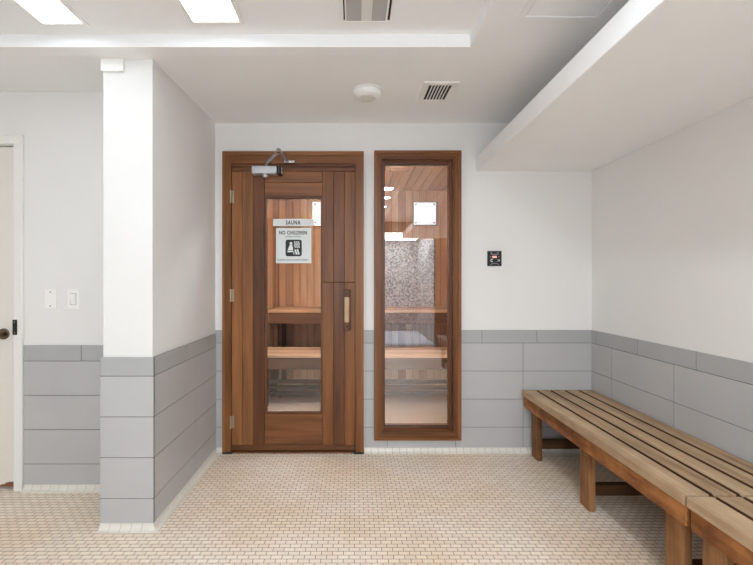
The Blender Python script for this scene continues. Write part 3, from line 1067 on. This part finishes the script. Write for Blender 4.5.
# ------------------------------------------------------------------ ceiling fittings
def troffer(label, x0, x1, y0, y1):
    t = thing('ceiling_light', label, 'ceiling light', ((x0 + x1) / 2, (y0 + y1) / 2, TZ), 'long white ceiling lights in the raised tray')
    mb = MB()
    f, h = 0.018, 0.012
    for a in ((x0, x0 + f, y0, y1), (x1 - f, x1, y0, y1), (x0 + f, x1 - f, y0, y0 + f), (x0 + f, x1 - f, y1 - f, y1)):
        mb.box(*a, TZ - h, TZ, M['white'], 0.002)
    mb.build('frame', t)
    MB().box(x0 + f, x1 - f, y0 + f, y1 - f, TZ - 0.006, TZ - 0.001, M['troffer']).build('diffuser', t)
    return t


troffer('leftmost long ceiling light in the raised tray', -1.418, -1.205, 0.54, 1.757)
troffer('long ceiling light in the raised tray, between leftmost light and grille', -0.737, -0.497, 0.54, 1.745)
troffer('long ceiling light added for fill in the raised tray, behind the viewer', -0.10, 0.14, -1.30, -0.10)  # unseen lamp, added to brighten the room

t = thing('ceiling_grille', 'grey two-strip ceiling grille in a white frame, right of lights', 'grille', (0.055, 1.42, TZ))
gx0, gx1, gy0, gy1 = -0.062, 0.170, 1.12, 1.738
mb = MB()
for a in ((gx0, gx0 + 0.014, gy0, gy1), (gx1 - 0.014, gx1, gy0, gy1), (gx0 + 0.014, gx1 - 0.014, gy0, gy0 + 0.012), (gx0 + 0.014, gx1 - 0.014, gy1 - 0.012, gy1)):
    mb.box(*a, TZ - 0.010, TZ, M['white'], 0.002)
mb.build('frame', t)
MB().box(gx0 + 0.014, gx1 - 0.014, gy0 + 0.012, gy1 - 0.012, TZ - 0.003, TZ, M['slot']).build('backing', t)
for a, b in ((-0.036, 0.030), (0.076, 0.138)):
    MB().box(a, b, gy0 + 0.012, gy1 - 0.012, TZ - 0.008, TZ - 0.003, M['perf'], 0.001).build('perforated_panel', t)
MB().box(0.030, 0.076, gy0 + 0.012, gy1 - 0.012, TZ - 0.009, TZ - 0.003, M['offwhite'], 0.001).build('centre_bar', t)
for a, b in ((-0.042, -0.036), (0.138, 0.146)):
    MB().box(a, b, gy0 + 0.012, gy1 - 0.012, TZ - 0.009, TZ - 0.003, M['white'], 0.001).build('side_strip', t)

# round downlights along the right of the tray, above and behind the viewer
def downlight(label, x, y):
    t = thing('downlight', label, 'ceiling light', (x, y, TZ), 'round downlights in the raised tray')
    MB().lathe([(0.090, 0), (0.090, -0.006), (0.084, -0.008), (0.074, -0.003)], (x, y, TZ), M['white'], 36).build('trim_ring', t)
    MB().lathe([(0.0735, -0.001), (0.0735, -0.004), (0.002, -0.005)], (x, y, TZ), M['downlamp'], 36).build('diffuser', t)


for y_, w_ in ((0.80, 'nearest the sauna wall'), (0.28, 'above the viewer'), (-0.35, 'just behind the viewer'), (-0.98, 'by the rear wall')):
    downlight('round downlight at the right of the raised tray, ' + w_, 0.415, y_)

# smoke detector
sy = 2.285
sz = zc(sy)
t = thing('smoke_detector', 'round white smoke detector on the lower ceiling', 'smoke detector', (0.076, sy, sz))
MB().lathe([(0.088, 0.004), (0.088, -0.010), (0.084, -0.013)], (0.076, sy, sz), M['offwhite'], 40).build('base', t)
MB().lathe([(0.083, -0.012), (0.083, -0.022), (0.076, -0.034), (0.058, -0.042), (0.030, -0.044), (0.002, -0.044)], (0.076, sy, sz), M['white'], 40).build('dome', t)
MB().lathe([(0.052, -0.040), (0.050, -0.046), (0.030, -0.048), (0.002, -0.048)], (0.076, sy, sz), M['offwhite'], 6).build('sensor_cap', t)

# ceiling vent
vy0, vy1, vx0, vx1 = 2.165, 2.435, 0.392, 0.590
t = thing('air_vent', 'small white air vent with dark slots on the lower ceiling', 'vent', ((vx0 + vx1) / 2, (vy0 + vy1) / 2, zc(2.3)))
tilt = Matrix.Rotation(math.atan(0.0467), 4, 'X')
zv = zc((vy0 + vy1) / 2)
mb = MB()
f = 0.034
zlo, zhi = -0.008, 0.004


def vbox(mb, xa, xb, ya, yb, za, zb, m, bev=0.0):
    tmp = MB(); tmp.box(xa, xb, ya, yb, za, zb, m, bev)
    cy = (vy0 + vy1) / 2
    for v in tmp.bm.verts:
        v.co = tilt @ (v.co - Vector((0, cy, 0))) + Vector((0, cy, zv))
    me = bpy.data.meshes.new('tmp'); tmp.bm.to_mesh(me); tmp.bm.free()
    i = mb._mi(m)
    n0 = len(mb.bm.faces)
    mb.bm.from_mesh(me); bpy.data.meshes.remove(me)
    mb.bm.faces.ensure_lookup_table()
    for q in mb.bm.faces[n0:]:
        q.material_index = i


for a in ((vx0, vx0 + f, vy0, vy1), (vx1 - f, vx1, vy0, vy1), (vx0 + f, vx1 - f, vy0, vy0 + f), (vx0 + f, vx1 - f, vy1 - f, vy1)):
    vbox(mb, *a, zlo, zhi, M['white'], 0.002)
mb.build('frame', t)
mb = MB(); vbox(mb, vx0 + f, vx1 - f, vy0 + f, vy1 - f, -0.0012, 0.003, M['slot']); mb.build('duct', t)
n = 7
w = (vx1 - vx0 - 2 * f) / n
for k in range(n - 1):
    xx = vx0 + f + (k + 1) * w
    mb = MB(); vbox(mb, xx - 0.0032, xx + 0.0032, vy0 + f, vy1 - f, -0.0065, -0.001, M['white']); mb.build('slat', t)

# access panel
t = thing('access_panel', 'flush white access panel in the ceiling left of the soffit', 'access panel', (0.86, 1.32, CL))
mb = MB()
ax0, ax1, ay0, ay1 = 0.686, 1.030, 1.02, 1.633
for a in ((ax0, ax0 + 0.022, ay0, ay1), (ax1 - 0.022, ax1, ay0, ay1), (ax0 + 0.022, ax1 - 0.022, ay0, ay0 + 0.022), (ax0 + 0.022, ax1 - 0.022, ay1 - 0.022, ay1)):
    mb.box(*a, CL - 0.007, CL, M['ceil'], 0.001)
mb.build('frame', t)
MB().box(ax0 + 0.027, ax1 - 0.027, ay0 + 0.027, ay1 - 0.027, CL - 0.004, CL, M['ceil'], 0.001).build('hatch', t)

# ------------------------------------------------------------------ slatted wooden benches
def bench(label, y0, y1, legs):
    t = thing('bench', label, 'bench', (1.45, (y0 + y1) / 2, 0), 'slatted wooden benches along the right wall')
    zt, th = 0.456, 0.040
    bx0, bx1 = 1.203, 1.706
    w = (bx1 - bx0) / 5
    for k in range(5):
        xa, xb = bx0 + k * w + (0.0 if k == 0 else 0.0055), bx0 + (k + 1) * w - (0.0 if k == 4 else 0.0055)
        sl = MB()
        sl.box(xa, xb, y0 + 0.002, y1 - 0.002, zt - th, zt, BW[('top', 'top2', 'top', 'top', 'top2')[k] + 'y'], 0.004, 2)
        e = sl._mi(BW['edgey'])       # gap shade painted dark on the long edges
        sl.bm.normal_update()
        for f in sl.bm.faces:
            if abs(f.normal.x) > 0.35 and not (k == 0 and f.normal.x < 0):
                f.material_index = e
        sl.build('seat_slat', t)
    za, zb = zt - th - 0.080, zt - th
    MB().box(bx0 + 0.012, bx0 + 0.050, y0 + 0.006, y1 - 0.006, za, zb, BW['aprony'], 0.004, 2).build('apron', t)
    MB().box(bx1 - 0.085, bx1 - 0.047, y0 + 0.006, y1 - 0.006, za, zb, BW['raily'], 0.004, 2).build('apron', t)
    for ya in (y0 + 0.012, y1 - 0.050):
        MB().box(bx0 + 0.050, bx1 - 0.085, ya, ya + 0.036, za + 0.005, zb, BW['railx'], 0.003).build('end_rail', t)
    for ya, yb in legs:
        for xa, xb in ((1.256, 1.292), (1.668, 1.702)):
            MB().box(xa, xb, ya, yb, 0.0, zb, BW['legz'], 0.006, 2).build('leg', t)
        ym = (ya + yb) / 2
        MB().box(1.292, 1.668, ym - 0.018, ym + 0.018, 0.072, 0.132, BW['railx'], 0.003).build('stretcher', t)
    return t


bench('long slatted wooden bench in the far right corner', 1.412, 2.788, ((2.657, 2.747), (2.070, 2.160), (1.477, 1.567)))
bench('nearer slatted wooden bench cut off by the right edge of view', 0.035, 1.406, ((1.310, 1.400), (0.680, 0.770), (0.060, 0.150)))
